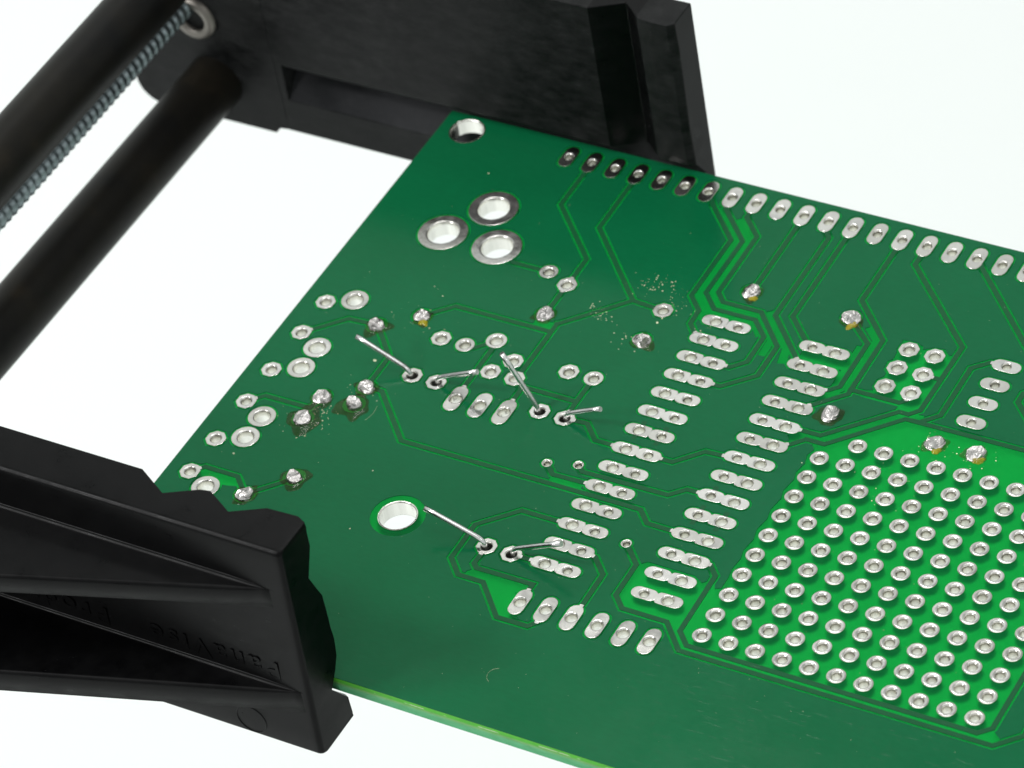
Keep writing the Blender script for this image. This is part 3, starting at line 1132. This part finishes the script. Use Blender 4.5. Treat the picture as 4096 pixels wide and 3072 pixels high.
# raised lettering, moulded upside down on the wall between the ribs
for txt, i0, h0, size, name in [('PanaVise', -11.62, 1.92, 1.2, 'lettering'), ('Products', -18.55, 1.92, 1.2, 'lettering')]:
    cu = bpy.data.curves.new('lettering', 'FONT')
    cu.body = txt
    cu.size = size * U
    cu.extrude = 0.02 * U
    cu.bevel_depth = 0.006 * U
    cu.space_character = 1.24
    tmp = bpy.data.objects.new('lettering_curve', cu)
    COL.objects.link(tmp)
    dg = bpy.context.evaluated_depsgraph_get()
    me = bpy.data.meshes.new_from_object(tmp.evaluated_get(dg))
    bpy.data.objects.remove(tmp)
    o = new_obj(name, me, nj, [M_JAW])
    jw = near_outer(-15, 1.5)
    o.matrix_local = Matrix.Translation(W(i0, jw + 0.005, h0) - VB) @ Matrix(((-1, 0, 0, 0), (0, 0, -1, 0), (0, -1, 0, 0), (0, 0, 0, 1)))
# ejector-pin mark
v, f = [], []
n = 32
for rr_, dj in ((0.62, 0.0), (0.59, 0.03), (0.56, 0.0)):
    for k in range(n):
        a = 2 * math.pi * k / n
        h = -1.38 + rr_ * math.sin(a)
        v.append(W(-13.35 + rr_ * math.cos(a), near_outer(-13, h) + dj, h) - VB)
for q in range(2):
    for k in range(n):
        f.append((q * n + k, q * n + (k + 1) % n, (q + 1) * n + (k + 1) % n, (q + 1) * n + k))
new_obj('mould_mark', fix(mesh('mould_mark', v, f, True)), nj, [M_JAW])

# far jaw
fteeth = [(-29.5, 0.0), (-14.62, 0), (-13.36, 0.72), (-12.64, 0.14), (-12.5, 0.03), (-11.3, 0.0), (-11.05, 0.2)]
fgroove = [(-3.05, 0.0), (-1.40, 0.0), (-0.5, 0.85), (0.42, 0.0), (7.2, 0.0)]


def far_inner(i, h):
    return -11.95 - max(lerp_tab(fteeth, i), lerp_tab(fgroove, h) if i > -29.45 else 0)


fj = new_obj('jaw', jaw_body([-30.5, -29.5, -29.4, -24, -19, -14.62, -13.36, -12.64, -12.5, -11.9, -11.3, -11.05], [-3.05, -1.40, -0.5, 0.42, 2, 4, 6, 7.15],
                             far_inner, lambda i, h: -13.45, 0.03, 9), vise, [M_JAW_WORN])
add_bevel(fj, 0.10, 3, 40)
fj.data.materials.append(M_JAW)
fj.data.materials.append(M_JAW_SHEEN)
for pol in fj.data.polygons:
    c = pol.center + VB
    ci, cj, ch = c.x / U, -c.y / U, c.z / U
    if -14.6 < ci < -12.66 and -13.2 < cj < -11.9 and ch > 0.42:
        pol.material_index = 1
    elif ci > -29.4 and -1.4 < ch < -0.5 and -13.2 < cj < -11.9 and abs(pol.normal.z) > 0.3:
        pol.material_index = 2  # lower groove facet, its reflected light put into the colour
fj['label'] = 'far black jaw with rubbed inner face'
# shoulder at the jaw's left end that carries the rods: a plate with a rounded lower corner
out = [(-29.8, 7.05), (-37.0, 7.05)]
for k in range(0, 9):
    a = math.radians(180 + 90 * k / 8)
    out.append((-35.9 + 1.1 * math.cos(a), -2.25 + 1.1 * math.sin(a)))
out += [(-30.45, -3.35), (-30.3, -3.07), (-29.8, -3.0)]
v = [W(i, -11.94, h) - VB for i, h in out] + [W(i, -13.47, h) - VB for i, h in out]
n = len(out)
f = [tuple(range(n)), tuple(range(2 * n - 1, n - 1, -1))] + [(k, (k + 1) % n, n + (k + 1) % n, n + k) for k in range(n)]
sh = new_obj('shoulder', fix(mesh('shoulder', v, f)), fj, [M_JAW_WORN])
for i, h in ((-32.9, -1.3), (-32.75, 5.25)):
    v, f = [], []
    n = 56
    st = [-12.6, -12.0, 0, 12, 27.0]
    for jj in st:
        for k in range(n):
            a = 2 * math.pi * k / n
            v.append(W(i + 1.2 * math.cos(a), jj, h + 1.2 * math.sin(a)) - VB)
    for q in range(len(st) - 1):
        for k in range(n):
            f.append((q * n + k, q * n + (k + 1) % n, (q + 1) * n + (k + 1) % n, (q + 1) * n + k))
    f.append(tuple(range(n)))
    f.append(tuple((len(st) - 1) * n + k for k in range(n)))
    new_obj('guide_rod', fix(mesh('guide_rod', v, f, True)), vise, [M_ROD])

# threaded rod with a real helical thread
SI, SH, SR, PITCH = -33.5, 2.42, 0.45, 0.40
v, f = [], []
n, per = 20, 7
rings = int((24 + 11.9) / PITCH * per)
for q in range(rings + 1):
    jj = -11.9 + q * PITCH / per
    for k in range(n):
        a = 2 * math.pi * k / n
        ph = (jj / PITCH + k / n) % 1.0
        r = SR - 0.085 * (1 - abs(2 * ph - 1)) ** 0.8
        v.append(W(SI + r * math.cos(a), jj, SH + r * math.sin(a)) - VB)
for q in range(rings):
    for k in range(n):
        f.append((q * n + k, q * n + (k + 1) % n, (q + 1) * n + (k + 1) % n, (q + 1) * n + k))
new_obj('threaded_rod', fix(mesh('threaded_rod', v, f, True)), vise, [M_ZINC])
# steel ring round the hole in the far jaw
v, f = [], []
n = 48
for rr_, jj in ((0.98, -11.93), (0.95, -11.72), (0.86, -11.68), (0.62, -11.68), (0.55, -11.74), (0.55, -11.9)):
    for k in range(n):
        a = 2 * math.pi * k / n
        v.append(W(-33.2 + rr_ * math.cos(a), jj, 1.9 + rr_ * math.sin(a)) - VB)
for q in range(5):
    for k in range(n):
        f.append((q * n + k, q * n + (k + 1) % n, (q + 1) * n + (k + 1) % n, (q + 1) * n + k))
new_obj('retaining_ring', fix(mesh('retaining_ring', v, f, True)), vise, [M_RING])
